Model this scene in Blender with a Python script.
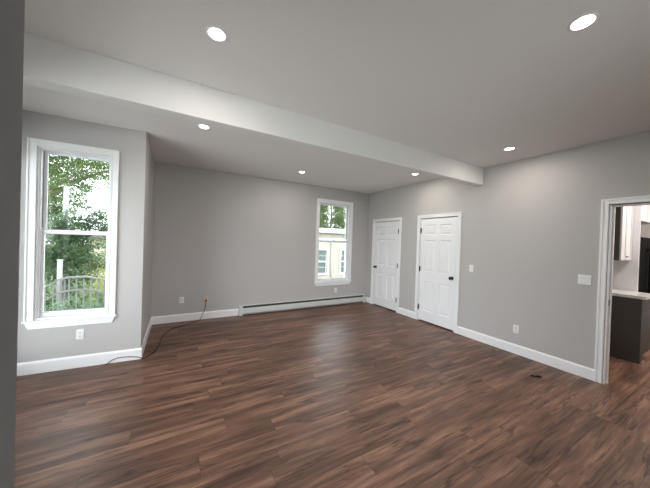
import bpy, bmesh, math, random
from mathutils import Vector, Matrix
random.seed(7)
for o in list(bpy.data.objects): bpy.data.objects.remove(o)
S = bpy.context.scene
COL = S.collection
R = math.radians

# ------------------------------------------------------------------ camera
F, YAW, PITCH, ROLL, CH = 259.34, .5145268, -.00939388, .03269976, 1.52766
cd = bpy.data.cameras.new('camera'); cam = bpy.data.objects.new('camera', cd); COL.objects.link(cam)
cd.sensor_fit = 'HORIZONTAL'; cd.sensor_width = 36; cd.lens = 36 * F / 650; cd.clip_start = .02; cd.clip_end = 500
fw = Vector((math.sin(YAW)*math.cos(PITCH), math.cos(YAW)*math.cos(PITCH), math.sin(PITCH)))
r0 = Vector((math.cos(YAW), -math.sin(YAW), 0)); u0 = r0.cross(fw)
c_, s_ = math.cos(ROLL), math.sin(ROLL)
rr = c_*r0 + s_*u0; uu = -s_*r0 + c_*u0
M = Matrix((rr, uu, -fw)).transposed().to_4x4(); M.translation = Vector((0, 0, CH))
cam.matrix_world = M
S.camera = cam

# ------------------------------------------------------------------ world and exposure
w = bpy.data.worlds.new('overcast_sky'); S.world = w; w.use_nodes = True
nt = w.node_tree; bg = nt.nodes['Background']
bg.inputs['Color'].default_value = (.92, .95, 1.0, 1); bg.inputs['Strength'].default_value = 5.0
S.view_settings.view_transform = 'Standard'; S.view_settings.look = 'None'
S.view_settings.exposure = .57; S.view_settings.gamma = 1
CAN_W = 5.0
CAN_COL = (1, .91, .83)

# room numbers (metres)
XR, YB, XL, YW, H = 4.277, 5.327, -.377, 3.899, 2.805
AW = .0568
XN, YN = -.45, 1.178
XW, YS = -.9, -.9
LA = (-.44, .752); LROT = math.atan2(3.15, -1.34)        # left wall starts here, angled so its added glazing lights the bay
WT = .16

# ------------------------------------------------------------------ materials
def newmat(name):
    m = bpy.data.materials.new(name); m.use_nodes = True
    return m, m.node_tree, m.node_tree.nodes['Principled BSDF']
def N(t, kind, **kw):
    n = t.nodes.new(kind)
    for k, v in kw.items(): setattr(n, k, v)
    return n
def L(t, a, b): t.links.new(a, b)
def paint(name, col, rough=.6, bump=.0, scale=60, spec=.35, var=.0, metal=0):
    m, t, b = newmat(name)
    b.inputs['Base Color'].default_value = (*col, 1); b.inputs['Roughness'].default_value = rough
    b.inputs['Specular IOR Level'].default_value = spec; b.inputs['Metallic'].default_value = metal
    tc = N(t, 'ShaderNodeTexCoord')
    nz = N(t, 'ShaderNodeTexNoise'); nz.inputs['Scale'].default_value = scale; nz.inputs['Detail'].default_value = 4
    L(t, tc.outputs['Object'], nz.inputs['Vector'])
    if bump:
        bp = N(t, 'ShaderNodeBump'); bp.inputs['Strength'].default_value = bump; bp.inputs['Distance'].default_value = .002
        L(t, nz.outputs['Fac'], bp.inputs['Height']); L(t, bp.outputs['Normal'], b.inputs['Normal'])
    if var:
        mx = N(t, 'ShaderNodeMix', data_type='RGBA')
        mx.inputs['A'].default_value = (*[c*(1-var) for c in col], 1); mx.inputs['B'].default_value = (*[min(1, c*(1+var)) for c in col], 1)
        L(t, nz.outputs['Fac'], mx.inputs['Factor']); L(t, mx.outputs['Result'], b.inputs['Base Color'])
    return m
WALL = paint('wall_paint', (.52, .508, .505), .62, .12, 220, .3, .012)
CEIL = paint('ceiling_paint', (.79, .77, .755), .8, .06, 200, .2)
BEAMP = paint('beam_paint', (.79, .79, .785), .7, .06, 200, .2)
TRIM = paint('trim_white', (.93, .94, .96), .35, .0, 60, .45)
DOORW = paint('door_white', (.90, .91, .94), .38, .03, 300, .45)
VINYL = paint('vinyl_white', (.90, .91, .94), .3)
PLATE = paint('plate_white', (.86, .86, .86), .3)
BEIGE = paint('plate_beige', (.72, .56, .42), .4)
SLOT = paint('slot_dark', (.05, .05, .05), .6)
BLACK = paint('matte_black_metal', (.012, .012, .013), .35, spec=.5)
RUBBER = paint('black_rubber', (.012, .011, .011), .5)
HEAT = paint('heater_enamel', (.66, .68, .66), .4)
HDARK = paint('heater_slot_shade', (.05, .05, .05), .6)
GREYCAB = paint('cabinet_grey', (.075, .073, .068), .5, .02)
CABW = paint('cabinet_front_white', (.78, .78, .80), .4)
COUNTER = paint('quartz_white', (.80, .80, .80), .15, 0, 9, .5, .04)
TILE = paint('backsplash_white', (.68, .66, .62), .3)
FRIDGE = paint('black_appliance', (.003, .003, .003), .6, spec=.03)
TOEMETAL = paint('glint_metal', (.7, .7, .7), .3, metal=1)
SIDING0 = None

def emis(name, col, st):
    m, t, b = newmat(name)
    b.inputs['Base Color'].default_value = (*col, 1)
    b.inputs['Emission Color'].default_value = (*col, 1); b.inputs['Emission Strength'].default_value = st
    return m
LENS = emis('lamp_lens', CAN_COL, 8)

def glass():
    m, t, b = newmat('window_glass'); t.nodes.remove(b)
    out = t.nodes['Material Output']
    tr = N(t, 'ShaderNodeBsdfTransparent'); tr.inputs['Color'].default_value = (.94, .96, .95, 1)
    gl = N(t, 'ShaderNodeBsdfGlossy'); gl.inputs['Roughness'].default_value = .02
    fr = N(t, 'ShaderNodeFresnel'); fr.inputs['IOR'].default_value = 1.45
    mx = N(t, 'ShaderNodeMixShader')
    L(t, fr.outputs[0], mx.inputs[0]); L(t, tr.outputs[0], mx.inputs[1]); L(t, gl.outputs[0], mx.inputs[2])
    L(t, mx.outputs[0], out.inputs['Surface'])
    return m
GLASS = glass()

def floor_mat():
    m, t, b = newmat('plank_floor')
    tc = N(t, 'ShaderNodeTexCoord'); sp = N(t, 'ShaderNodeSeparateXYZ'); L(t, tc.outputs['Object'], sp.inputs[0])
    def mt(op, a, bb=None, c=None):
        n = N(t, 'ShaderNodeMath', operation=op)
        for i, v in enumerate((a, bb, c)):
            if v is None: continue
            if isinstance(v, (int, float)): n.inputs[i].default_value = v
            else: L(t, v, n.inputs[i])
        return n.outputs[0]
    PW, PL = .172, 1.22
    v = mt('DIVIDE', mt('ADD', sp.outputs['Y'], 20*PW + .09), PW); row = mt('FLOOR', v); fv = mt('FRACT', v)
    wn = N(t, 'ShaderNodeTexWhiteNoise', noise_dimensions='1D'); L(t, row, wn.inputs['W'])
    u = mt('ADD', mt('DIVIDE', sp.outputs['X'], PL), mt('MULTIPLY', wn.outputs['Value'], 5.3)); colm = mt('FLOOR', u); fu = mt('FRACT', u)
    cid = N(t, 'ShaderNodeCombineXYZ'); L(t, row, cid.inputs[0]); L(t, colm, cid.inputs[1])
    wid = N(t, 'ShaderNodeTexWhiteNoise', noise_dimensions='2D'); L(t, cid.outputs[0], wid.inputs['Vector'])
    pid = wid.outputs['Value']
    def stretched(sx, sy, scale, detail, rough=.5, seed=31.0, dist=0.):
        cb = N(t, 'ShaderNodeCombineXYZ'); L(t, mt('MULTIPLY', sp.outputs['X'], sx), cb.inputs[0]); L(t, mt('MULTIPLY', sp.outputs['Y'], sy), cb.inputs[1])
        nz = N(t, 'ShaderNodeTexNoise', noise_dimensions='4D'); L(t, cb.outputs[0], nz.inputs['Vector']); L(t, mt('MULTIPLY', pid, seed), nz.inputs['W'])
        nz.inputs['Scale'].default_value = scale; nz.inputs['Detail'].default_value = detail; nz.inputs['Roughness'].default_value = rough; nz.inputs['Distortion'].default_value = dist
        return nz.outputs['Fac']
    broad = stretched(.75, 8.0, 1.7, 6, .6, 31, .25)
    fine = stretched(1.1, 24, 3.4, 7, .72, 17)
    crack = stretched(.42, 7.0, 2.3, 5, .5, 57, .3)
    ramp = N(t, 'ShaderNodeValToRGB'); L(t, broad, ramp.inputs[0])
    cr = ramp.color_ramp; cr.elements[0].position = .30; cr.elements[0].color = (.060, .030, .021, 1)
    cr.elements[1].position = .72; cr.elements[1].color = (.345, .195, .130, 1)
    e = cr.elements.new(.5); e.color = (.160, .084, .057, 1)
    # per plank tint
    r2 = N(t, 'ShaderNodeValToRGB'); L(t, pid, r2.inputs[0]); c2 = r2.color_ramp
    c2.elements[0].color = (.76, .74, .74, 1); c2.elements[1].color = (1.14, 1.13, 1.12, 1)
    m1 = N(t, 'ShaderNodeMix', data_type='RGBA', blend_type='MULTIPLY'); m1.inputs['Factor'].default_value = 1
    L(t, ramp.outputs[0], m1.inputs['A']); L(t, r2.outputs[0], m1.inputs['B'])
    fr = N(t, 'ShaderNodeMapRange'); L(t, fine, fr.inputs[0]); fr.inputs[1].default_value = .3; fr.inputs[2].default_value = .7; fr.inputs[3].default_value = .62; fr.inputs[4].default_value = 1.40
    m2 = N(t, 'ShaderNodeMix', data_type='RGBA', blend_type='MULTIPLY'); m2.inputs['Factor'].default_value = 1
    L(t, m1.outputs['Result'], m2.inputs['A']); L(t, fr.outputs[0], m2.inputs['B'])
    # thin dark cracks where the crack noise passes .5, and knots
    ck = mt('ABSOLUTE', mt('SUBTRACT', crack, .5))
    ckr = N(t, 'ShaderNodeMapRange'); L(t, ck, ckr.inputs[0]); ckr.inputs[1].default_value = .0; ckr.inputs[2].default_value = .022; ckr.inputs[3].default_value = .30; ckr.inputs[4].default_value = 1
    gate = stretched(.7, 3, 2, 2, .5, 91)
    gr = N(t, 'ShaderNodeMapRange'); L(t, gate, gr.inputs[0]); gr.inputs[1].default_value = .40; gr.inputs[2].default_value = .50; gr.inputs[3].default_value = 0; gr.inputs[4].default_value = 1
    m3 = N(t, 'ShaderNodeMix', data_type='RGBA', blend_type='MULTIPLY'); L(t, gr.outputs[0], m3.inputs['Factor'])
    L(t, m2.outputs['Result'], m3.inputs['A']); L(t, ckr.outputs[0], m3.inputs['B'])
    cb = N(t, 'ShaderNodeCombineXYZ'); L(t, mt('MULTIPLY', sp.outputs['X'], .9), cb.inputs[0]); L(t, mt('MULTIPLY', sp.outputs['Y'], 4.2), cb.inputs[1])
    vo = N(t, 'ShaderNodeTexVoronoi'); L(t, cb.outputs[0], vo.inputs['Vector']); vo.inputs['Scale'].default_value = 2.1
    kr = N(t, 'ShaderNodeMapRange'); L(t, vo.outputs['Distance'], kr.inputs[0]); kr.inputs[1].default_value = .02; kr.inputs[2].default_value = .11; kr.inputs[3].default_value = .35; kr.inputs[4].default_value = 1
    m4 = N(t, 'ShaderNodeMix', data_type='RGBA', blend_type='MULTIPLY'); m4.inputs['Factor'].default_value = .85
    L(t, m3.outputs['Result'], m4.inputs['A']); L(t, kr.outputs[0], m4.inputs['B'])
    # joints
    ev = mt('MULTIPLY', mt('MINIMUM', fv, mt('SUBTRACT', 1, fv)), PW); eu = mt('MULTIPLY', mt('MINIMUM', fu, mt('SUBTRACT', 1, fu)), PL)
    ed = mt('MINIMUM', ev, eu)
    er = N(t, 'ShaderNodeMapRange'); L(t, ed, er.inputs[0]); er.inputs[1].default_value = .0004; er.inputs[2].default_value = .0025; er.inputs[3].default_value = .45; er.inputs[4].default_value = 1
    m5 = N(t, 'ShaderNodeMix', data_type='RGBA', blend_type='MULTIPLY'); m5.inputs['Factor'].default_value = 1
    L(t, m4.outputs['Result'], m5.inputs['A']); L(t, er.outputs[0], m5.inputs['B'])
    L(t, m5.outputs['Result'], b.inputs['Base Color'])
    rg = N(t, 'ShaderNodeMapRange'); L(t, fine, rg.inputs[0]); rg.inputs[3].default_value = .34; rg.inputs[4].default_value = .50
    L(t, rg.outputs[0], b.inputs['Roughness']); b.inputs['Specular IOR Level'].default_value = .38
    bp = N(t, 'ShaderNodeBump'); bp.inputs['Strength'].default_value = .25; bp.inputs['Distance'].default_value = .0015
    L(t, mt('ADD', mt('MULTIPLY', fine, .5), er.outputs[0]), bp.inputs['Height']); L(t, bp.outputs['Normal'], b.inputs['Normal'])
    return m
FLOOR = floor_mat()

def siding_mat():
    m, t, b = newmat('shingle_siding')
    tc = N(t, 'ShaderNodeTexCoord'); br = N(t, 'ShaderNodeTexBrick')
    mp = N(t, 'ShaderNodeMapping'); mp.inputs['Rotation'].default_value = (R(90), 0, 0)
    L(t, tc.outputs['Object'], mp.inputs[0]); L(t, mp.outputs[0], br.inputs['Vector'])
    br.inputs['Color1'].default_value = (.385, .355, .32, 1); br.inputs['Color2'].default_value = (.335, .305, .275, 1); br.inputs['Mortar'].default_value = (.33, .31, .28, 1)
    br.inputs['Scale'].default_value = 1; br.inputs['Brick Width'].default_value = .2; br.inputs['Row Height'].default_value = .14; br.inputs['Mortar Size'].default_value = .008
    L(t, br.outputs['Color'], b.inputs['Base Color']); b.inputs['Roughness'].default_value = .85
    return m
def leaf_mat(name, c1, c2, sc=1.4):
    m, t, b = newmat(name)
    tc = N(t, 'ShaderNodeTexCoord'); nz = N(t, 'ShaderNodeTexNoise'); nz.inputs['Scale'].default_value = sc; nz.inputs['Detail'].default_value = 6; nz.inputs['Roughness'].default_value = .75
    L(t, tc.outputs['Object'], nz.inputs['Vector'])
    rp = N(t, 'ShaderNodeValToRGB'); L(t, nz.outputs['Fac'], rp.inputs[0])
    rp.color_ramp.elements[0].position = .35; rp.color_ramp.elements[0].color = (*c1, 1)
    rp.color_ramp.elements[1].position = .66; rp.color_ramp.elements[1].color = (*c2, 1)
    L(t, rp.outputs[0], b.inputs['Base Color']); b.inputs['Roughness'].default_value = .55
    # leaves let some light through
    tl = N(t, 'ShaderNodeBsdfTranslucent'); L(t, rp.outputs[0], tl.inputs['Color'])
    mx = N(t, 'ShaderNodeMixShader'); mx.inputs[0].default_value = .4
    L(t, b.outputs[0], mx.inputs[1]); L(t, tl.outputs[0], mx.inputs[2]); L(t, mx.outputs[0], t.nodes['Material Output'].inputs['Surface'])
    return m
BARK = paint('bark', (.16, .14, .12), .9, .5, 20, var=.3)
GRASS = paint('grass_ground', (.12, .17, .07), .9, .3, 3, var=.3)
WOODW = paint('weathered_grey_wood', (.17, .165, .16), .8, .2, 12, var=.15)
POSTW = paint('post_white', (.52, .53, .54), .5)

# ------------------------------------------------------------------ geometry helpers
class MB:
    def __init__(self): self.bm = bmesh.new(); self.mats = []
    def box(self, x0, y0, z0, x1, y1, z1, mi=0):
        v = [self.bm.verts.new(p) for p in ((x0,y0,z0),(x1,y0,z0),(x1,y1,z0),(x0,y1,z0),(x0,y0,z1),(x1,y0,z1),(x1,y1,z1),(x0,y1,z1))]
        for f in ((0,3,2,1),(4,5,6,7),(0,1,5,4),(1,2,6,5),(2,3,7,6),(3,0,4,7)):
            fa = self.bm.faces.new([v[i] for i in f]); fa.material_index = mi
        return self
    def prism(self, pts, axis, a, b, mi=0):
        # pts: 2D outline; axis 'x': pts are (y,z); 'z': (x,y); 'y': (x,z)
        def P(q, t): return {'x': (t, q[0], q[1]), 'y': (q[0], t, q[1]), 'z': (q[0], q[1], t)}[axis]
        A = [self.bm.verts.new(P(q, a)) for q in pts]; B = [self.bm.verts.new(P(q, b)) for q in pts]; n = len(pts)
        fs = [self.bm.faces.new(A), self.bm.faces.new(B[::-1])]
        for i in range(n): fs.append(self.bm.faces.new((A[i], B[i], B[(i+1) % n], A[(i+1) % n])))
        for f in fs: f.material_index = mi
        return self
    def lathe(self, prof, origin=(0,0,0), axis='z', n=24, mi=0, smooth=True):
        # prof: (radius, height)
        ox, oy, oz = origin; rings = []
        for r, h in prof:
            ring = []
            for k in range(n if r > 1e-6 else 1):
                a = 2*math.pi*k/n; p = (r*math.cos(a), r*math.sin(a), h)
                if axis == 'y': p = (p[0], p[2], p[1])
                if axis == 'x': p = (p[2], p[0], p[1])
                ring.append(self.bm.verts.new((p[0]+ox, p[1]+oy, p[2]+oz)))
            rings.append(ring)
        for A, B in zip(rings, rings[1:]):
            if len(A) == 1 and len(B) == 1: continue
            for k in range(n):
                k2 = (k+1) % n
                if len(A) == 1: f = self.bm.faces.new((A[0], B[k], B[k2]))
                elif len(B) == 1: f = self.bm.faces.new((A[k], B[0], A[k2]))
                else: f = self.bm.faces.new((A[k], B[k], B[k2], A[k2]))
                f.smooth = smooth; f.material_index = mi
        return self
    def tube(self, pts, r, n=8, caps=True):
        pts = [Vector(p) for p in pts]; rings = []
        rad = r if isinstance(r, (list, tuple)) else [r]*len(pts)
        for i, p in enumerate(pts):
            d = (pts[min(i+1, len(pts)-1)] - pts[max(i-1, 0)]).normalized()
            up = Vector((0,0,1)) if abs(d.z) < .95 else Vector((1,0,0))
            a = d.cross(up).normalized(); b = d.cross(a)
            rings.append([self.bm.verts.new(p + rad[i]*(math.cos(2*math.pi*k/n)*a + math.sin(2*math.pi*k/n)*b)) for k in range(n)])
        for A, B in zip(rings, rings[1:]):
            for k in range(n):
                f = self.bm.faces.new((A[k], A[(k+1) % n], B[(k+1) % n], B[k])); f.smooth = True
        if caps: self.bm.faces.new(rings[0]); self.bm.faces.new(rings[-1][::-1])
        return self
    def build(self, name, mat, parent=None, bevel=0, loc=None, rz=0):
        bmesh.ops.recalc_face_normals(self.bm, faces=self.bm.faces)
        me = bpy.data.meshes.new(name); self.bm.to_mesh(me); self.bm.free()
        for m in (mat if isinstance(mat, (list, tuple)) else [mat]): me.materials.append(m)
        o = bpy.data.objects.new(name, me); COL.objects.link(o)
        if parent is not None: o.parent = parent
        if loc: o.location = loc
        if rz: o.rotation_euler = (0, 0, rz)
        if bevel:
            b = o.modifiers.new('bevel', 'BEVEL'); b.width = bevel; b.segments = 2; b.limit_method = 'ANGLE'; b.angle_limit = R(40)
        return o
def tag(o, label=None, cat=None, group=None, kind=None):
    if label: o['label'] = label
    if cat: o['category'] = cat
    if group: o['group'] = group
    if kind: o['kind'] = kind
    return o
def empty(name, loc, rz=0):
    o = bpy.data.objects.new(name, None); COL.objects.link(o); o.location = loc; o.rotation_euler = (0, 0, rz); o.empty_display_size = .1
    return o
def copy_tree(o, parent=None):
    c = o.copy(); COL.objects.link(c)
    if parent is not None: c.parent = parent
    for ch in [x for x in bpy.data.objects if x.parent == o]: copy_tree(ch, c)
    return c
def smooth_path(P, n=8):
    P = [Vector(p) for p in P]; out = []
    for i in range(len(P)-1):
        a, b, c, d = P[max(i-1,0)], P[i], P[i+1], P[min(i+2, len(P)-1)]
        for k in range(n):
            t = k/n
            out.append(.5*((2*b) + (-a+c)*t + (2*a-5*b+4*c-d)*t*t + (-a+3*b-3*c+d)*t**3))
    out.append(P[-1]); return out

# ------------------------------------------------------------------ walls, floor, ceiling
def wall(name, label, loc, rz, length, openings, mat=WALL, th=WT, h=H, x0=0):
    # local x along the wall, room at -y, wall body 0..th ; openings (xa, xb, za, zb)
    m = MB(); x = x0
    for xa, xb, za, zb in sorted(openings):
        m.box(x, 0, 0, xa, th, h)
        if za > .001: m.box(xa, 0, 0, xb, th, za)
        m.box(xa, 0, zb, xb, th, h)
        x = xb
    m.box(x, 0, 0, length, th, h)
    return tag(m.build(name, mat, loc=loc, rz=rz), label, 'wall', kind='structure')

PLAN = [(8.2, YS-.2), (8.2, YB+.2), (XL-.2, YB+.2), (XL-.2, YW+.25), (-2.1, YW+.25), (-1.98, YW), (-.60, .70), (-1.06, .70), (-1.06, YS-.2)]
tag(MB().prism(PLAN, 'z', -.12, 0).build('floor', FLOOR), 'brown wood plank floor', 'floor', kind='structure')
tag(MB().prism(PLAN, 'z', H, H+.15).build('ceiling', CEIL), 'flat off white ceiling with recessed lights', 'ceiling', kind='structure')

LW = ((.15, 1.65), (1.80, 3.30))                  # openings for glazing added towards the patio on the unseen left wall
OPW = .625; OPB = .86                                   # window opening widths
BC = .646                                               # bay window centre, distance from the bay corner
WZ0, WZ1 = .575, 2.446
wall('wall_back', 'grey back wall with the small sash window', (XL-WT, YB, 0), 0, XR-XL+WT+.11, [(3.267-OPB/2-XL+WT, 3.267+OPB/2-XL+WT, WZ0, WZ1)])
wall('wall_bay_side', 'narrow grey return wall beside the left window', (XL, YB, 0), R(90), 0, [], x0=-(YB-YW)) if False else None
m = MB().box(XL-WT, YW+.012, 0, XL, YB-.0005, H)
tag(m.build('wall_bay_side', WALL), 'narrow grey return wall beside the left window', 'wall', kind='structure')
rzb = -math.atan(AW)
# window wall of the bay: local x from -2.3 to 0 ends at the corner
wall('wall_bay', 'light grey wall holding the tall left window', (XL, YW, 0), rzb, 0, [(-BC-OPW/2, -BC+OPW/2, WZ0, WZ1)], x0=-1.55)
DOOR_H = 2.045
YA1, YA2, YB1, YB2, YO1, YO2 = 5.113, 4.155, 3.707, 2.764, 1.055, .08
CW = .065
def o_(ya, yb): return (YB - ya + CW + .003, YB - yb - CW - .003, 0, DOOR_H)
# right wall: local x runs towards the viewer
wall('wall_right', 'long grey right wall with two doors and the kitchen opening', (XR, YB, 0), R(-90), YB-YS, [o_(YA1, YA2), o_(YB1, YB2), o_(YO1, YO2)], th=.11)
tag(MB().prism([(XW+.001, .60), (-.2205, .60), (-.2955, .75), (XW+.001, .75)], 'z', 0, H).build('wall_near_left', WALL), 'dark shaded grey wall edge at the far left of the frame', 'wall', kind='structure')
wall('wall_left', 'unseen grey wall on the left, angled to light the bay', (*LA, 0), LROT, 3.5, [(a, b, .12, 2.45) for a, b in LW])
tag(MB().box(XW-.15, YS, 0, XW, .60, H).build('wall_rear_left', WALL), 'grey wall behind the viewer on the left', 'wall', kind='structure')
wall('wall_rear', 'grey wall behind the viewer', (XR+.14, YS, 0), R(180), XR+.14-XW+.15, [(XR+.14-2.35, XR+.14-.85, .45, 2.45)])
# closets and kitchen shell behind the right wall
tag(MB().box(XR+.11, YB, 0, 5.4, YB+WT, H).box(5.3, 1.72, 0, 5.4, YB, H).build('wall_closet', WALL), 'closet wall behind the two white doors', 'wall', kind='structure')
KW = 1.60
tag(MB().box(XR+.11, KW, 0, 8.2, KW+.1, H).build('wall_kitchen', TILE), 'off white kitchen wall behind the cabinets', 'wall', kind='structure')
tag(MB().box(8.0, YS-.2, 0, 8.2, KW, H).box(XR+.14, YS-.2, 0, 8.0, YS, H).build('wall_kitchen_far', WALL), 'kitchen walls out of view', 'wall', kind='structure')

# dropped beam
tag(MB().box(-1.19, 2.424, 2.527, XR, 2.556, H).build('trim_1', BEAMP, bevel=.003), 'boxed ceiling beam crossing the whole room', 'ceiling beam', kind='structure')

# ------------------------------------------------------------------ baseboards
BH, BT = .135, .014
def base_prof(m, a, b):          # along local x, room at -y
    m.prism([(0,0), (-BT,0), (-BT,BH-.022), (-BT*.75,BH-.012), (-BT*.4,BH-.003), (-BT*.3,BH), (0,BH)], 'x', a, b)
def baseboard(name, label, loc, rz, spans):
    m = MB()
    for a, b in spans: base_prof(m, a, b)
    return tag(m.build(name, TRIM, loc=loc, rz=rz), label, 'baseboard', kind='structure')
HX0, HX1 = 1.075, 4.215
baseboard('baseboard_back', 'white baseboard under the grey back wall', (0, YB, 0), 0, [(XL, HX0), (HX1, XR)])
baseboard('baseboard_bay_side', 'white baseboard on the narrow return wall', (XL, 0, 0), R(90), [(YW-.001, YB-BT)])
baseboard('baseboard_bay', 'white baseboard under the tall left window', (XL, YW, 0), rzb, [(-1.36, BT)])
baseboard('baseboard_right', 'white baseboard along the right wall', (XR, YB, 0), R(-90), [(BT, YB-YA1), (YB-YA2, YB-YB1), (YB-YB2, YB-YO1), (YB-YO2, YB-YS-.02)])
baseboard('baseboard_left', 'white baseboard on the left wall out of view', (*LA, 0), LROT, [(.02, .12), (3.33, 3.44)])

# ------------------------------------------------------------------ windows (local: x along wall, room at -y, z up, origin on the floor below the centre)
def casing_rect(m, xo, xi, z0, zo, zi, t=.019):
    # two side legs and a head, with an outer back band and inner bead
    for s in (-1, 1):
        a, b = sorted((s*xo, s*xi)); m.box(a, -t*.75, z0, b, 0, zo)
        a, b = sorted((s*xo, s*(xo-.016))); m.box(a, -t*1.25, z0, b, -t*.75, zo)
        a, b = sorted((s*(xi+.012), s*xi)); m.box(a, -t, z0, b, -t*.75, zi+.012)
    m.box(-xi, -t*.75, zi, xi, 0, zo)
    m.box(-xo+.016, -t*1.25, zo-.016, xo-.016, -t*.75, zo)
    m.box(-xi, -t, zi, xi, -t*.75, zi+.012)
def sash(name, root, w, z0, z1, y, rb, rt, st=.020, d=.032):
    m = MB()
    m.box(-w, y, z0, -w+st, y+d, z1).box(w-st, y, z0, w, y+d, z1).box(-w+st, y, z0, w-st, y+d, z0+rb).box(-w+st, y, z1-rt, w-st, y+d, z1)
    # glazing bead
    b = .006
    m.box(-w+st, y+.006, z0+rb, -w+st+b, y+d-.006, z1-rt).box(w-st-b, y+.006, z0+rb, w-st, y+d-.006, z1-rt)
    m.box(-w+st+b, y+.006, z0+rb, w-st-b, y+d-.006, z0+rb+b).box(-w+st+b, y+.006, z1-rt-b, w-st-b, y+d-.006, z1-rt)
    o = m.build(name, VINYL, root, bevel=.002)
    MB().box(-w+st+.004, y+d/2-.002, z0+rb+.004, w-st-.004, y+d/2+.002, z1-rt-.004).build('glass_pane', GLASS, o)
    return o
def window(name, label, loc, rz, opw, group=None):
    root = tag(empty(name, loc, rz), label, 'window', group, 'structure')
    xi = opw/2; xo = xi + .075
    zs = WZ0
    m = MB(); casing_rect(m, xo, xi, zs, 2.522, WZ1); m.build('casing', TRIM, root, bevel=.003)
    MB().box(-xo-.012, -.034, zs-.022, xo+.012, 0, zs).build('window_sill', TRIM, root, bevel=.005)
    mm = MB(); mm.prism([(-xo+.0, zs-.022), (xo, zs-.022), (xo-.03, zs-.092), (-xo+.03, zs-.092)], 'y', -.016, 0); mm.build('apron', TRIM, root, bevel=.004)
    # frame lining the opening
    t = .014
    MB().box(-xi, .001, zs, -xi+t, WT, WZ1).box(xi-t, .001, zs, xi, WT, WZ1).box(-xi+t, .001, WZ1-t, xi-t, WT, WZ1).box(-xi+t, .001, zs, xi-t, WT+.02, zs+.022)\
        .box(-xi+t, .02, zs+.022, -xi+t+.008, .048, WZ1-t).box(xi-t-.008, .02, zs+.022, xi-t, .048, WZ1-t).build('window_frame', VINYL, root, bevel=.0015)
    MB().box(-xi+t+.001, .082, 1.58, -xi+t+.0025, .088, WZ1-t-.01).box(xi-t-.0025, .082, 1.58, xi-t-.001, .088, WZ1-t-.01).build('balance_channel', SLOT, root)
    w_ = xi - t - .002
    ls = sash('lower_sash', root, w_, zs+.023, 1.556, .050, .042, .036)
    us = sash('upper_sash', root, w_, 1.516, WZ1-t-.001, .096, .04, .022)
    lk = MB(); lk.box(-.03, .052, 1.556, .03, .078, 1.563).lathe([(0,0),(.011,0),(.011,.012),(0,.014)], (0,.065,1.563), 'z', 12).box(-.006, .03, 1.566, .03, .062, 1.574)
    lk.build('sash_lock', PLATE, ls)
    return root
n_ = Vector((1, -AW, 0)).normalized()
bwin = Vector((XL, YW, 0)) - n_*BC
window('window_1', 'tall white double hung window on the left looking onto trees and a railing', bwin, rzb, OPW)
window('window_2', 'white double hung window on the back wall facing a beige house', (3.267, YB, 0), 0, OPB)
def along(t, off=0): return (LA[0]+math.cos(LROT)*t-math.sin(LROT)*off, LA[1]+math.sin(LROT)*t+math.cos(LROT)*off)
def added_window(name, label, loc, rz, wd, z0, z1):  # unseen glazing added to let more daylight into the room
    root = tag(empty(name, loc, rz), label, 'window', kind='structure'); w2 = wd/2
    MB().box(-w2, .03, z0, -w2+.05, .1, z1).box(w2-.05, .03, z0, w2, .1, z1).box(-w2+.05, .03, z0, w2-.05, .1, z0+.05).box(-w2+.05, .03, z1-.05, w2-.05, .1, z1).box(-.02, .03, z0+.05, .02, .1, z1-.05).build('window_frame', VINYL, root, bevel=.003)
    MB().box(-w2+.05, .06, z0+.05, -.02, .064, z1-.05).box(.02, .06, z0+.05, w2-.05, .064, z1-.05).build('glass_pane', GLASS, root)
added_window('added_window_3', 'added glazing for daylight on the left wall out of view, nearer one', (*along(sum(LW[0])/2), 0), LROT, 1.5, .12, 2.45)
added_window('added_window_4', 'added glazing for daylight on the left wall out of view, farther one', (*along(sum(LW[1])/2), 0), LROT, 1.5, .12, 2.45)
added_window('added_window_5', 'added window behind the viewer, unseen, for daylight', (1.6, YS, 0), R(180), 1.5, .45, 2.45)  # added at the rear to brighten the ceiling and beam
def portal(loc, rot, sx, sy):
    ld = bpy.data.lights.new('sky_portal', 'AREA'); ld.shape = 'RECTANGLE'; ld.size = sx; ld.size_y = sy; ld.cycles.is_portal = True
    o = bpy.data.objects.new('sky_portal', ld); COL.objects.link(o); o.location = loc; o.rotation_euler = rot
zc = (WZ0+WZ1)/2; hh = WZ1-WZ0
pb = Vector((XL, YW, zc)) - n_*BC + Vector((AW, 1, 0)).normalized()*.17
portal(pb, (R(-90), 0, rzb), OPW, hh)
portal((3.267, YB+.17, zc), (R(-90), 0, 0), OPB, hh)
portal((1.6, YS-.17, 1.45), (R(-90), 0, R(180)), 1.5, 2.0)
for a, b in LW: portal((*along((a+b)/2, .17), 1.285), (R(-90), 0, LROT), 1.5, 2.33)

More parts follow.
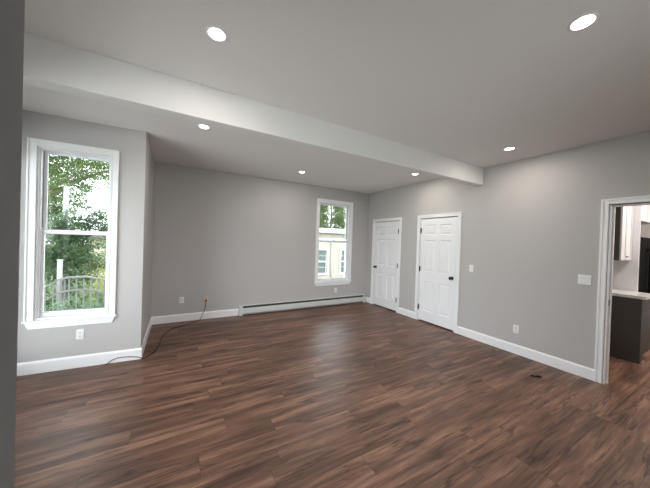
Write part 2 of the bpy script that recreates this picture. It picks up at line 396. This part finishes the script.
# ------------------------------------------------------------------ doors (local: x along wall to the viewer's right, room at -y)
def door_casing(root, w_out, ztop, jd=.11):
    xo = w_out/2; xi = xo - CW; t = .019; zi = ztop - CW
    m = MB()
    for s in (-1, 1):
        a, b = sorted((s*xo, s*xi)); m.box(a, -t*.7, 0, b, 0, ztop)
        a, b = sorted((s*xo, s*(xo-.02))); m.box(a, -t*1.1, 0, b, -t*.7, ztop)
        a, b = sorted((s*(xi+.02), s*(xi+.005))); m.box(a, -t*.9, 0, b, -t*.7, zi+.02)
    m.box(-xi, -t*.7, zi, xi, 0, ztop).box(-xo+.02, -t*1.1, ztop-.02, xo-.02, -t*.7, ztop).box(-xi-.005, -t*.9, zi+.005, xi+.005, -t*.7, zi+.02)
    m.build('casing', TRIM, root, bevel=.003)
    j = xi + .0015
    m = MB().box(j-.018-.0, 0, 0, j, jd, zi+.006).box(-j, 0, 0, -j+.018, jd, zi+.006).box(-j+.018, 0, zi-.012, j-.018, jd, zi+.006)
    m.build('jamb', TRIM, root, bevel=.001)
    return j - .018, zi - .012
def slab_mesh(w, z0, z1, th=.035):
    # six-panel moulded leaf, front face at y=.002
    m = MB(); bm = m.bm
    hw = w/2; st = .105; mu = .10
    px = [(-hw+st, -mu/2), (mu/2, hw-st)]
    h = z1 - z0
    pz = [(z0+.20, z0+.20+.58), (z0+.98, z0+.98+.62), (z0+1.70, z0+1.70+.20)]
    xs = sorted({-hw, hw, *[v for p in px for v in p]}); zs = sorted({z0, z1, *[v for p in pz for v in p]})
    yf = .002
    def quad(a, b, c, d): bm.faces.new([bm.verts.new(q) for q in (a, b, c, d)])
    def ring(x0, x1, q0, q1, i0, y0, i1, y1):
        A = [(x0+i0, y0, q0+i0), (x1-i0, y0, q0+i0), (x1-i0, y0, q1-i0), (x0+i0, y0, q1-i0)]
        B = [(x0+i1, y1, q0+i1), (x1-i1, y1, q0+i1), (x1-i1, y1, q1-i1), (x0+i1, y1, q1-i1)]
        for k in range(4): quad(A[k], A[(k+1) % 4], B[(k+1) % 4], B[k])
        return B
    for side, (yy, sg) in enumerate(((yf, 1), (yf+th, -1))):
        for i in range(len(xs)-1):
            for j in range(len(zs)-1):
                x0, x1, q0, q1 = xs[i], xs[i+1], zs[j], zs[j+1]
                if (x0, x1) in px and (q0, q1) in pz:
                    ring(x0, x1, q0, q1, 0, yy, .010, yy+sg*.015)
                    ring(x0, x1, q0, q1, .010, yy+sg*.015, .020, yy+sg*.015)
                    B = ring(x0, x1, q0, q1, .020, yy+sg*.015, .045, yy+sg*.003)
                    quad(*B)
                else: quad((x0, yy, q0), (x1, yy, q0), (x1, yy, q1), (x0, yy, q1))
    a, b = yf, yf+th
    quad((-hw,a,z0),(-hw,b,z0),(-hw,b,z1),(-hw,a,z1)); quad((hw,a,z0),(hw,b,z0),(hw,b,z1),(hw,a,z1))
    quad((-hw,a,z0),(hw,a,z0),(hw,b,z0),(-hw,b,z0)); quad((-hw,a,z1),(hw,a,z1),(hw,b,z1),(-hw,b,z1))
    bmesh.ops.remove_doubles(bm, verts=bm.verts, dist=.0002)
    return m
def door(name, label, ya, yb, hinge):
    root = tag(empty(name, (XR, (ya+yb)/2, 0), R(-90)), label, 'door', kind='structure')
    j, zt = door_casing(root, ya-yb, 2.12)
    w = 2*(j-.003)
    leaf = slab_mesh(w, .024, zt-.003).build('door_leaf', DOORW, root, bevel=.0)
    # stops behind the leaf
    MB().box(-j, .040, 0, -j+.01, .075, zt).box(j-.01, .040, 0, j, .075, zt).box(-j+.01, .040, zt-.01, j-.01, .075, zt).build('door_stop', TRIM, root)
    s = -1 if hinge == 'left' else 1
    for hz in (.275, 1.04, 1.81):
        m = MB().lathe([(0,-.050),(.011,-.050),(.011,.050),(0,.050)], (s*(w/2+.0015), -.006, hz), 'z', 12)
        m.lathe([(0,.050),(.006,.051),(.004,.057),(0,.058)], (s*(w/2+.0015), -.006, hz), 'z', 10)
        a, b = sorted((s*(w/2+.0015), s*(w/2-.013))); m.box(a, -.001, hz-.044, b, .003, hz+.044)
        m.build('hinge', BLACK, root)
    kx = -s*(w/2-.062)
    m = MB().lathe([(0,0),(.033,0),(.033,-.006),(.028,-.010),(.013,-.012),(.011,-.030),(.016,-.036),(.027,-.042),(.030,-.052),(.027,-.062),(.015,-.068),(0,-.069)], (kx, .002, .945), 'y', 24)
    m.build('doorknob', BLACK, root)
    return root
door('door_1', 'white six panel closet door nearest the far corner', YA1, YA2, 'right')
door('door_2', 'white six panel door in the middle of the right wall', YB1, YB2, 'left')
root = tag(empty('door_3', (XR, (YO1+YO2)/2, 0), R(-90)), 'white cased doorway opening to the kitchen', 'doorway', kind='structure')
j, zt = door_casing(root, YO1-YO2, 2.12)
MB().box(-j-.0005, .03, .90, -j+.002, .055, .965).box(-j+.002, .026, .917, -j+.004, .032, .948).build('strike_plate', BLACK, root)
MB().box(-j, .055, 0, -j+.011, .09, zt).box(j-.011, .055, 0, j, .09, zt).box(-j+.011, .055, zt-.011, j-.011, .09, zt).build('door_stop', TRIM, root)

# ------------------------------------------------------------------ recessed lights
def can():
    root = empty('recessed_light', (0, 0, H))
    MB().lathe([(.050,-.004),(.053,-.006),(.060,-.005),(.064,-.002),(.064,0),(.050,0)], n=40).build('trim_ring', PLATE, root)
    MB().lathe([(0,-.0035),(.050,-.0035),(.050,-.001),(0,-.001)], n=40).build('lamp_lens', LENS, root)
    ld = bpy.data.lights.new('recessed_lamp', 'AREA'); ld.shape = 'DISK'; ld.size = .10; ld.energy = CAN_W; ld.color = CAN_COL
    lo = bpy.data.objects.new('recessed_lamp', ld); COL.objects.link(lo); lo.location = (0, 0, -.009); lo.parent = root
    return root
cans = [(.179, 1.779, 'recessed ceiling light nearest the viewer on the left, in front of the beam'),
        (1.944, .585, 'recessed ceiling light at the top right of the photo, the largest looking'),
        (3.690, 1.772, 'recessed ceiling light in front of the beam close to the right wall'),
        (.225, 3.314, 'recessed ceiling light just behind the beam near the left window'),
        (1.967, 4.436, 'recessed ceiling light behind the beam towards the back wall'),
        (3.703, 3.321, 'recessed ceiling light behind the beam above the white doors'),
]
proto = can()
for i, (x, y, lb) in enumerate(cans):
    o = proto if i == 0 else copy_tree(proto)
    o.location = (x, y, H); tag(o, lb, 'ceiling light', 'round recessed ceiling lights')
KL = bpy.data.lights['recessed_lamp'].copy(); KL.energy = 17  # unseen lamps added to brighten the kitchen
for i, (x, y) in enumerate(((5.6, .3), (7.0, .0), (7.2, -.6))):
    o = copy_tree(proto); o.location = (x, y, H)
    tag(o, ['added fill light above the kitchen counter, out of view', 'added kitchen fill light farthest from the doorway, out of view', 'added kitchen fill light in front of the refrigerator, out of view'][i], 'ceiling light', 'added kitchen fill lights')
    for c in o.children:
        if c.type == 'LIGHT': c.data = KL

# ------------------------------------------------------------------ outlets and switches (local: x along the wall, room at -y)
def plate(name, loc, rz, w, h, mat):
    root = empty(name, loc, rz)
    MB().box(-w/2, -.006, -h/2, w/2, 0, h/2).build('cover_plate', mat, root, bevel=.003)
    return root
def outlet(loc, rz, label, mat=PLATE, rows=(-.02, .02)):
    root = plate('power_outlet', loc, rz, .072, .116, mat)
    for z in rows:
        o = MB().prism([(-.016, z-.014), (.016, z-.014), (.0175, z), (.016, z+.014), (-.016, z+.014), (-.0175, z)], 'y', -.0085, -.0055).build('socket', mat, root, bevel=.001)
        MB().box(-.009, -.0092, z-.005, -.0055, -.0080, z+.006).box(.0055, -.0092, z-.005, .009, -.0080, z+.006).box(-.003, -.0092, z-.012, .003, -.0080, z-.007).build('socket_slots', SLOT, o)
    MB().lathe([(0,-.008),(.003,-.0075),(.003,-.0055)], (0, 0, 0), 'y', 10).build('screw', mat, root)
    return tag(root, label, 'power outlet', 'wall power outlets')
def switch(loc, rz, label, gangs):
    w = .072 if gangs == 1 else .118
    root = plate('light_switch', loc, rz, w, .118, PLATE)
    for k in range(gangs):
        x = (k-(gangs-1)/2)*.046
        MB().prism([(-.0065, -.033), (-.0065, .033), (-.0120, .030), (-.0075, 0), (-.0085, -.032)], 'x', x-.0165, x+.0165).build('rocker', PLATE, root, bevel=.001)
    return tag(root, label, 'light switch', 'white wall switches')
po = Vector((XL, YW, .378)) - n_*.575
outlet(po, rzb, 'white power outlet below the tall left window')
outlet((.075, YB, .388), 0, 'white power outlet at the left end of the back wall')
outlet((.478, YB, .372), 0, 'beige power outlet with the black cord plugged in', BEIGE)
outlet((3.346, YB, .361), 0, 'white power outlet below the back wall window')
outlet((XR, 1.876, .355), R(-90), 'white power outlet low on the right wall')
switch((XR, 2.562, 1.157), R(-90), 'single white light switch beside the middle door', 1)
switch((XR, 1.175, 1.172), R(-90), 'double white light switch beside the kitchen doorway', 2)

# ------------------------------------------------------------------ baseboard heater
root = tag(empty('baseboard_heater', ((HX0+HX1)/2, YB, 0)), 'long low off white baseboard heater under the back window', 'heater')
a, b = HX0-(HX0+HX1)/2, HX1-(HX0+HX1)/2
MB().box(a+.07, -.006, .03, b-.05, 0, .192).build('back_plate', HEAT, root)
MB().prism([(-.006,.192), (-.030,.192), (-.040,.184), (-.040,.188), (-.028,.197), (0,.197), (0,.192)], 'x', a+.07, b-.05).build('top_hood', HEAT, root)
MB().prism([(-.060,.038), (-.064,.042), (-.064,.138), (-.058,.146), (-.055,.143), (-.060,.136), (-.060,.042)], 'x', a+.07, b-.05).build('front_panel', HEAT, root)
MB().box(a+.075, -.05, .06, b-.055, -.008, .176).build('fin_slot_shade', HDARK, root)  # fins as one box, coloured dark for the shade inside the slot
MB().box(a, -.066, .0, a+.075, 0, .200).build('end_cap', HEAT, root, bevel=.004)
MB().box(b-.055, -.066, .0, b, 0, .200).build('end_cap', HEAT, root, bevel=.004)
for x in (-1.28, -.72, -.1, .45, 1.0):
    MB().box(x-.015, -.060, .155, x+.015, -.01, .168).build('bracket', SLOT, root)

# ------------------------------------------------------------------ cord
root = tag(empty('extension_cord', (.478, YB-.008, 0)), 'thin black power cord running from the beige outlet to the left window wall', 'power cord')
def bw(s, z, off=.022):   # on the bay baseboard, s metres left of the corner
    q = Vector((XL, YW, z)) - n_*s - Vector((AW, 1, 0)).normalized()*off
    return (q.x, q.y, q.z)
O = Vector(root.location)
path = [(.478, YB-.030, .350), (.478, YB-.050, .335), (.474, YB-.052, .27), (.455, YB-.040, .18), (.42, YB-.032, .10), (.395, YB-.035, .03), (.37, YB-.06, .006),
        (.30, 5.19, .005), (.134, 5.06, .005), (-.058, 4.94, .005), (-.148, 4.75, .005), (-.19, 4.54, .005), (-.20, 4.30, .005), (-.225, 4.10, .005), (-.285, 3.95, .005), (-.345, 3.868, .008),
        bw(.02, .030), bw(.12, .050), bw(.22, .055), bw(.285, .032), bw(.31, .008, .024), bw(.335, .006, .05)]
MB().tube([Vector(p)-O for p in smooth_path(path, 7)], .0042, 8).build('cord', RUBBER, root)
m = MB().box(-.014, -.030, .335, .014, -.002, .368); m.build('plug', RUBBER, root, bevel=.004)

# small black thing on the floor
o = MB().tube([(0,0,.007), (.018,-.010,.012), (.03,-.022,.009), (.05,-.038,.010), (.066,-.048,.013), (.080,-.064,.011), (.086,-.078,.007)], [.006,.011,.008,.009,.012,.010,.006], 8).build('plastic_scrap', RUBBER, loc=(3.69, 1.447, 0))
tag(o, 'small bent black plastic scrap lying on the wood floor', 'scrap')

# ------------------------------------------------------------------ kitchen through the doorway
root = tag(empty('base_cabinet', (5.5, .93, 0)), 'dark grey base cabinet side under the white counter', 'kitchen cabinet')
MB().box(0, 0, .0, .019, KW-.93, .885).build('side_panel', GREYCAB, root, bevel=.001)
MB().box(.019, .02, .10, .53, KW-.93, .885).build('body', GREYCAB, root)
MB().box(.019, .075, 0, .53, .09, .10).build('toe_kick', GREYCAB, root)
MB().box(.025, 0, .72, .525, .02, .88).build('drawer', GREYCAB, root, bevel=.002)
MB().box(.025, 0, .105, .525, .02, .71).build('door', GREYCAB, root, bevel=.002)
MB().box(.05, -.02, .0, .17, 0, .03).build('toe_glint', TOEMETAL, root, bevel=.003)  # short bright metal bar put in for the glint at the toe
o = MB().box(5.47, .885, .886, 6.028, KW, .926).build('countertop', COUNTER, bevel=.003)
tag(o, 'white quartz countertop on the dark grey base cabinet', 'countertop')
o = MB().box(5.47, KW-.018, .927, 6.028, KW-.001, 1.03).build('backsplash_strip', COUNTER)
tag(o, 'low white backsplash strip standing on the countertop', 'backsplash')
root = tag(empty('wall_cabinet', (5.5, 1.14, 1.395)), 'white fronted wall cabinet with a dark grey side above the counter', 'kitchen cabinet')
MB().box(0, .02, 0, .53, KW-1.14, 1.0).build('body', GREYCAB, root, bevel=.001)
def shaker(x0, x1, z0, z1, nm='door', rt=root, mat=CABW):
    m = MB(); s = .055
    m.box(x0, 0, z0, x0+s, .02, z1).box(x1-s, 0, z0, x1, .02, z1).box(x0+s, 0, z0, x1-s, .02, z0+s).box(x0+s, 0, z1-s, x1-s, .02, z1).box(x0+s, .008, z0+s, x1-s, .018, z1-s)
    return m.build(nm, mat, rt, bevel=.0015)
dr = shaker(.002, .262, .003, .997); dr2 = shaker(.268, .528, .003, .997)
MB().box(.19, -.026, .05, .255, -.018, .06).box(.197, -.018, .05, .203, 0, .06).box(.242, -.018, .05, .248, 0, .06).build('handle', BLACK, dr2)
o = MB().box(6.032, 1.068, 0, 6.055, KW, 2.42).build('fridge_end_panel', CABW, bevel=.002)
tag(o, 'tall white end panel between the cabinets and the black refrigerator', 'panel')
root = tag(empty('refrigerator', (6.52, 1.07, 0)), 'tall black refrigerator beyond the white counter', 'refrigerator')
MB().box(-.445, .06, .02, .445, KW-1.09, 1.76).build('body', FRIDGE, root, bevel=.004)
for a, b in ((-.443, -.003), (.003, .443)):
    d_ = MB().box(a, 0, .70, b, .056, 1.755).build('door', FRIDGE, root, bevel=.006)
    x = -.04 if a < -.1 else .04
    MB().box(x-.01, -.045, .85, x+.01, -.03, 1.6).box(x-.008, -.03, .88, x+.008, 0, .90).box(x-.008, -.03, 1.55, x+.008, 0, 1.57).build('handle', FRIDGE, d_)
d_ = MB().box(-.443, 0, .06, .443, .056, .69).build('freezer_drawer', FRIDGE, root, bevel=.006)
MB().box(-.35, -.045, .60, .35, -.03, .62).box(-.33, -.03, .60, -.31, 0, .62).box(.31, -.03, .60, .33, 0, .62).build('handle', FRIDGE, d_)
for x in (-.38, .38): MB().box(x-.02, .1, 0, x+.02, .4, .02).build('foot', FRIDGE, root)
root = tag(empty('over_fridge_cabinet', (6.058, 1.07, 2.0)), 'white cabinet mounted above the black refrigerator', 'kitchen cabinet')
MB().box(0, .02, 0, .95, KW-1.07, .42).build('body', CABW, root)
shaker(.003, .472, .003, .417, 'door', root); shaker(.478, .947, .003, .417, 'door', root)

# ------------------------------------------------------------------ outside
GZ = -1.0
tag(MB().box(-60, -60, GZ-.3, 70, 80, GZ).build('ground', GRASS), 'grassy ground outside the windows', 'ground', kind='structure')

tag(MB().box(-14, -14, GZ, -.3, YW, GZ+.04).box(-.3, -14, GZ, 10, YS-.4, GZ+.04).build('reflector', paint('bounce_pale', (.72, .71, .69), .8, .2, 20, var=.05)), 'added pale patio outside the left wall', 'reflector', kind='structure')  # pale slab added out of view to bounce skylight up through the windows
# neighbour house (siding facade facing the back window)
SID = siding_mat(); HY = YB + 8
root = tag(empty('neighbour_house', (9.2, HY, GZ)), 'beige shingled house with white trimmed windows outside the back window', 'house')
def zz(z): return z - GZ
wins = [(-2.62, -1.50), (-.52, .60), (1.7, 2.8)]
wz0, wz1 = zz(-.33), zz(1.02)
m = MB(); x = -5.2
for a, b in wins:
    m.box(x, 0, 0, a, .2, zz(2.05)); m.box(a, 0, 0, b, .2, wz0); m.box(a, 0, wz1, b, .2, zz(2.05)); x = b
m.box(x, 0, 0, 4.5, .2, zz(2.05)).box(-5.2, .2, 0, -5.0, 7, zz(2.05)).box(4.3, .2, 0, 4.5, 7, zz(2.05)).box(-5.0, 6.8, 0, 4.3, 7, zz(2.05))
m.build('house_wall', SID, root)
MB().box(-5.5, -.35, zz(2.04), 4.8, .25, zz(2.10)).box(-5.5, -.37, zz(2.05), 4.8, -.33, zz(2.30)).build('fascia', POSTW, root)
MB().box(-5.2, -.06, zz(1.60), 4.5, -.001, zz(1.72)).build('band_trim', POSTW, root)
ROOF = paint('roof_shingle', (.18, .17, .16), .9, .3, 15, var=.2)
MB().prism([(-.36, zz(2.30)), (3.5, zz(2.33)), (7.36, zz(2.30)), (7.36, zz(2.22)), (-.33, zz(2.22))], 'x', -5.5, 4.8).build('roof', ROOF, root)
PANE = paint('house_pane', (.10, .12, .13), .08, spec=.8)
for a, b in wins:
    f = MB(); t = .11
    f.box(a-t, -.05, wz0-t, a, .02, wz1+t).box(b, -.05, wz0-t, b+t, .02, wz1+t).box(a, -.05, wz1, b, .02, wz1+t).box(a, -.07, wz0-t, b, .02, wz0).box(a, .0, (wz0+wz1)/2-.04, b, .06, (wz0+wz1)/2+.04)
    f.box(a, .03, wz0, a+.05, .08, wz1).box(b-.05, .03, wz0, b, .08, wz1).box((a+b)/2-.015, .04, wz0, (a+b)/2+.015, .07, wz1)
    for q in (.25, .75): f.box(a, .04, wz0+(wz1-wz0)*q-.012, b, .07, wz0+(wz1-wz0)*q+.012)
    fo = f.build('window', POSTW, root)
    MB().box(a, .08, wz0, b, .1, wz1).build('pane', PANE, fo)
MB().tube([(-1.22, -.06, zz(-.9)), (-1.22, -.06, zz(1.58))], .035, 10).build('downspout', paint('downspout_beige', (.42, .38, .33), .5), root)

# white railing / deck beyond the bay window
def rail_post(m, x, y, z0, z1, s=.04): m.box(x-s, y-s, z0, x+s, y+s, z1)
RY = 7.9
pts = [(-2.95, RY-.1, .10), (-2.54, RY, .30), (-2.30, RY+.02, .47), (-2.15, RY+.03, .51), (-1.85, RY+.05, .52), (-1.6, RY+.05, .46), (-1.3, RY, .36), (-.9, RY-.05, .26)]
root = tag(empty('deck_railing', (-1.9, RY, GZ)), 'weathered grey railing with thin upright balusters outside the left window', 'railing')
O = Vector(root.location)
def strip(name, P, dz, hgt, th, mat):
    m = MB(); P = [Vector(p)-O+Vector((0,0,dz)) for p in P]
    for p, q in zip(P, P[1:]):
        vs = []
        for c, e in ((p, 1), (q, 1)):
            for dy, d in ((-th/2, 0), (th/2, 0), (th/2, hgt), (-th/2, hgt)): vs.append(m.bm.verts.new(c+Vector((0, dy, d))))
        for f in ((0,1,2,3),(7,6,5,4),(0,4,5,1),(1,5,6,2),(2,6,7,3),(3,7,4,0)): m.bm.faces.new([vs[i] for i in f])
    return m.build(name, mat, root)
strip('top_rail', pts, 0, .035, .07, WOODW)
strip('middle_rail', pts, -.30, .035, .04, WOODW)
strip('bottom_rail', pts, -.75, .04, .04, WOODW)
def zat(x):
    for p, q in zip(pts, pts[1:]):
        if p[0] <= x <= q[0]:
            t = (x-p[0])/(q[0]-p[0]); return p[2]+(q[2]-p[2])*t, p[1]+(q[1]-p[1])*t
x = -2.88
while x < -.92:
    z, y = zat(x)
    MB().box(x-.011, y-.011, z-.78, x+.011, y+.011, z).build('baluster', WOODW, root).location = -O
    x += .125
for x in (-2.25, -1.2):
    z, y = zat(x); MB().box(x-.035, y+.036, GZ, x+.035, y+.106, z-.02).build('rail_post', WOODW, root).location = -O
o = MB().box(-2.37, RY+.15, GZ, -2.295, RY+.225, .90).box(-2.38, RY+.14, .90, -2.285, RY+.235, .92).build('gate_post', paint('worn_white', (.33, .335, .34), .6), bevel=.005)
tag(o, 'white square post standing behind the railing', 'post')
# pale upright standing in for a reflection on the bay glass
o = MB().tube([(-3.24, 11.5, GZ), (-3.22, 11.5, 1.5), (-3.20, 11.5, 3.05)], [.075, .07, .07], 12).build('reflection_streak', paint('pale_blue_reflection', (.24, .31, .33), .5))
tag(o, 'pale blue grey column standing in for a pane reflection in the left window', 'streak')
# distant house at the right of the bay view
root = tag(empty('distant_house', (-3.1, 20, GZ)), 'small pale house with a grey roof far beyond the railing', 'house')
MB().box(-1.6, 0, 0, 1.6, 3, 2.2).build('house_wall', paint('pale_yellow', (.7, .66, .5), .8), root)
MB().prism([(-1.8, 2.2), (1.8, 2.2), (0, 3.2)], 'y', -.2, 3.2).build('roof', ROOF, root)
MB().box(-.5, -.03, .8, .3, 0, 1.7).build('window', PANE, root)

def foliage(blobs, n, size, seed, base):
    rnd = random.Random(seed); vs = []; fs = []
    tot = sum(b[3]*b[4]*b[5] for b in blobs)
    for (cx, cy, cz, rx, ry, rz) in blobs:
        k = int(n*rx*ry*rz/tot)
        # small twig clusters of leaves
        for c in range(max(1, k//9)):
            while True:
                d = Vector((rnd.uniform(-1,1), rnd.uniform(-1,1), rnd.uniform(-1,1)))
                if .15 < d.length < 1: break
            cc = Vector((cx+d.x*rx, cy+d.y*ry, cz+d.z*rz))
            for q in range(9):
                p = cc + Vector((rnd.gauss(0,1), rnd.gauss(0,1), rnd.gauss(0,.6)))*size*1.3
                s = size*rnd.uniform(.5, 1.1)
                a = Vector((rnd.gauss(0,1), rnd.gauss(0,1), rnd.gauss(0,.5))).normalized(); b_ = a.cross(Vector((rnd.gauss(0,.5), rnd.gauss(0,.5), 1))).normalized()
                i = len(vs); nn = a.cross(b_)*s*.15
                vs += [p-a*s-base, p-b_*s*.38+nn-base, p+a*s-base, p+b_*s*.38+nn-base]; fs += [(i, i+1, i+2), (i, i+2, i+3)]
    me = bpy.data.meshes.new('foliage'); me.from_pydata([tuple(v) for v in vs], [], fs); me.update()
    return me
def tree(name, label, base, blobs, n, size, mat, trunk_r, seed, group=None, cat='tree'):
    root = tag(empty(name, base), label, cat, group); B = Vector(base)
    me = foliage(blobs, n, size, seed, B); me.materials.append(mat)
    o = bpy.data.objects.new('foliage', me); COL.objects.link(o); o.parent = root
    if trunk_r:
        ztop = max(b[2] for b in blobs); rnd = random.Random(seed)
        top = Vector((0, 0, ztop-B.z)); P = [Vector((rnd.uniform(-.08,.08), rnd.uniform(-.08,.08), 0)) + top*t for t in (0, .25, .5, .75, 1)]; P[0] = Vector((0,0,0))
        MB().tube(P, [trunk_r, trunk_r*.8, trunk_r*.65, trunk_r*.5, trunk_r*.3], 9).build('trunk', BARK, root)
        for b in blobs[:7]:
            s0 = P[2]; e0 = Vector(b[:3])-B; mid = (s0+e0)/2 + Vector((0,0,.25))
            MB().tube(smooth_path([s0, mid, e0], 4), [trunk_r*.35*(1-i/11) + .008 for i in range(9)], 7).build('branch', BARK, root)
    return root
LF1 = leaf_mat('leaves_bright', (.04, .085, .03), (.24, .33, .10))
LF2 = leaf_mat('leaves_deep', (.035, .075, .04), (.17, .25, .12))
LF3 = leaf_mat('leaves_cool', (.06, .11, .07), (.20, .28, .17), 3)
tree('leafy_tree', 'bright green leafy tree filling the top of the left window', (-4.6, 12.6, GZ),
     [(-4.3,12.4,4.3,.9,.6,.65), (-3.5,12.4,4.0,.8,.5,.5), (-2.7,12.3,3.95,.8,.5,.5), (-2.0,12.4,4.1,.8,.5,.6), (-4.2,12.4,3.1,.7,.5,.8), (-3.5,12.4,3.3,.5,.5,.4), (-4.2,12.4,2.1,.8,.5,.8), (-3.6,12.4,2.5,.4,.5,.5), (-3.0,12.4,5,2,.8,.7), (-5.2,12.4,3,.9,.7,1.6), (-2.1,12.3,3.2,.25,.4,.5), (-2.75,12.3,3.15,.4,.4,.22), (-2.4,12.3,2.75,.3,.3,.18), (-3.1,12.4,2.7,.35,.4,.45), (-2.6,12.4,2.4,.35,.3,.2)], 30000, .06, LF1, .14, 3, 'trees outside the left window')
tree('leafy_tree', 'deep green tree standing in the middle of the left window view', (-3.0, 10.6, GZ),
     [(-2.75,10.6,1.75,.5,.5,.5), (-2.25,10.6,1.9,.45,.4,.3), (-3.0,10.6,1.0,.6,.5,.6), (-2.6,10.6,1.05,.4,.5,.55), (-1.95,10.6,1.75,.4,.4,.25), (-3.3,10.6,.5,.5,.5,.6), (-2.6,10.6,.3,.45,.4,.6), (-2.2,10.6,2.2,.35,.3,.25), (-1.9,10.6,1.2,.35,.3,.3), (-2.1,10.6,.7,.35,.3,.3), (-3.3,10.6,1.6,.45,.4,.4)], 19000, .05, LF2, .09, 5, 'trees outside the left window')
tree('leafy_tree', 'darker tree behind the others outside the left window', (-5.9, 16.2, GZ),
     [(-6.0,16.2,2.4,1.5,.9,1.5), (-4.9,16.2,1.2,1.2,.9,1.3), (-4.7,16.2,3.6,1.2,.8,1.1), (-5.4,16.2,.2,1.4,.8,.9), (-4.0,16.2,.1,.8,.7,.8), (-3.6,16.2,4.4,1.2,.7,.7), (-5.6,16.2,5,1.6,.7,.9)], 24000, .085, LF2, .18, 8, 'trees outside the left window')
tree('garden_shrub', 'low green shrub in front of the railing outside the left window', (-1.95, 6.9, GZ),
     [(-2.1,6.9,-.05,.3,.25,.2), (-1.8,6.9,.08,.3,.25,.2), (-1.5,6.9,-.08,.28,.25,.2), (-1.9,6.9,-.5,.55,.3,.42), (-1.4,6.9,-.5,.4,.3,.3)], 6500, .03, LF3, .02, 11, 'shrubs outside the left window', 'shrub')
tree('garden_hedge', 'dark green hedge row behind the railing outside the left window', (-2.4, 9.1, GZ),
     [(-3.3,9.1,-.35,.6,.35,.65), (-2.7,9.1,-.3,.6,.35,.55), (-2.1,9.1,-.4,.6,.35,.55), (-1.5,9.1,-.5,.6,.35,.5)], 8000, .05, LF2, 0, 12, None, 'hedge')
tree('garden_shrub', 'yellow green shrub behind the right end of the railing', (-2.6, 13.9, GZ),
     [(-2.6,13.9,.0,.7,.4,.4), (-2.5,13.9,-.6,.8,.4,.4)], 2500, .06, leaf_mat('leaves_yellow', (.25,.28,.08), (.6,.6,.2)), 0, 13, 'shrubs outside the left window', 'shrub')
# trees above the neighbour house
for k, (x, y, lb, mt_) in enumerate(((9.6, 22.8, 'tall green tree behind the beige house, front row left', LF3), (13.5, 22.8, 'tall green tree behind the beige house, front row middle', LF1), (17.4, 22.8, 'tall green tree behind the beige house, front row right', LF3), (13.6, 26.8, 'tall tree behind the beige house, back row left', LF2), (17.6, 26.8, 'tall tree behind the beige house, back row right', LF2))):
    rb = random.Random(40+k)
    bl = [(x+dx, y+rb.uniform(-.2,.2), z+rb.uniform(-.2,.2), .8, .7, .8) for z in (1.4, 2.4, 3.4, 4.4, 5.4, 6.4, 7.4) for dx in (-.8, .8) if not (z > 6 and k < 3)]
    tree('tall_tree', lb, (x, y, GZ), bl, 15000, .11, mt_, .2, 20+k, 'trees behind the beige house')
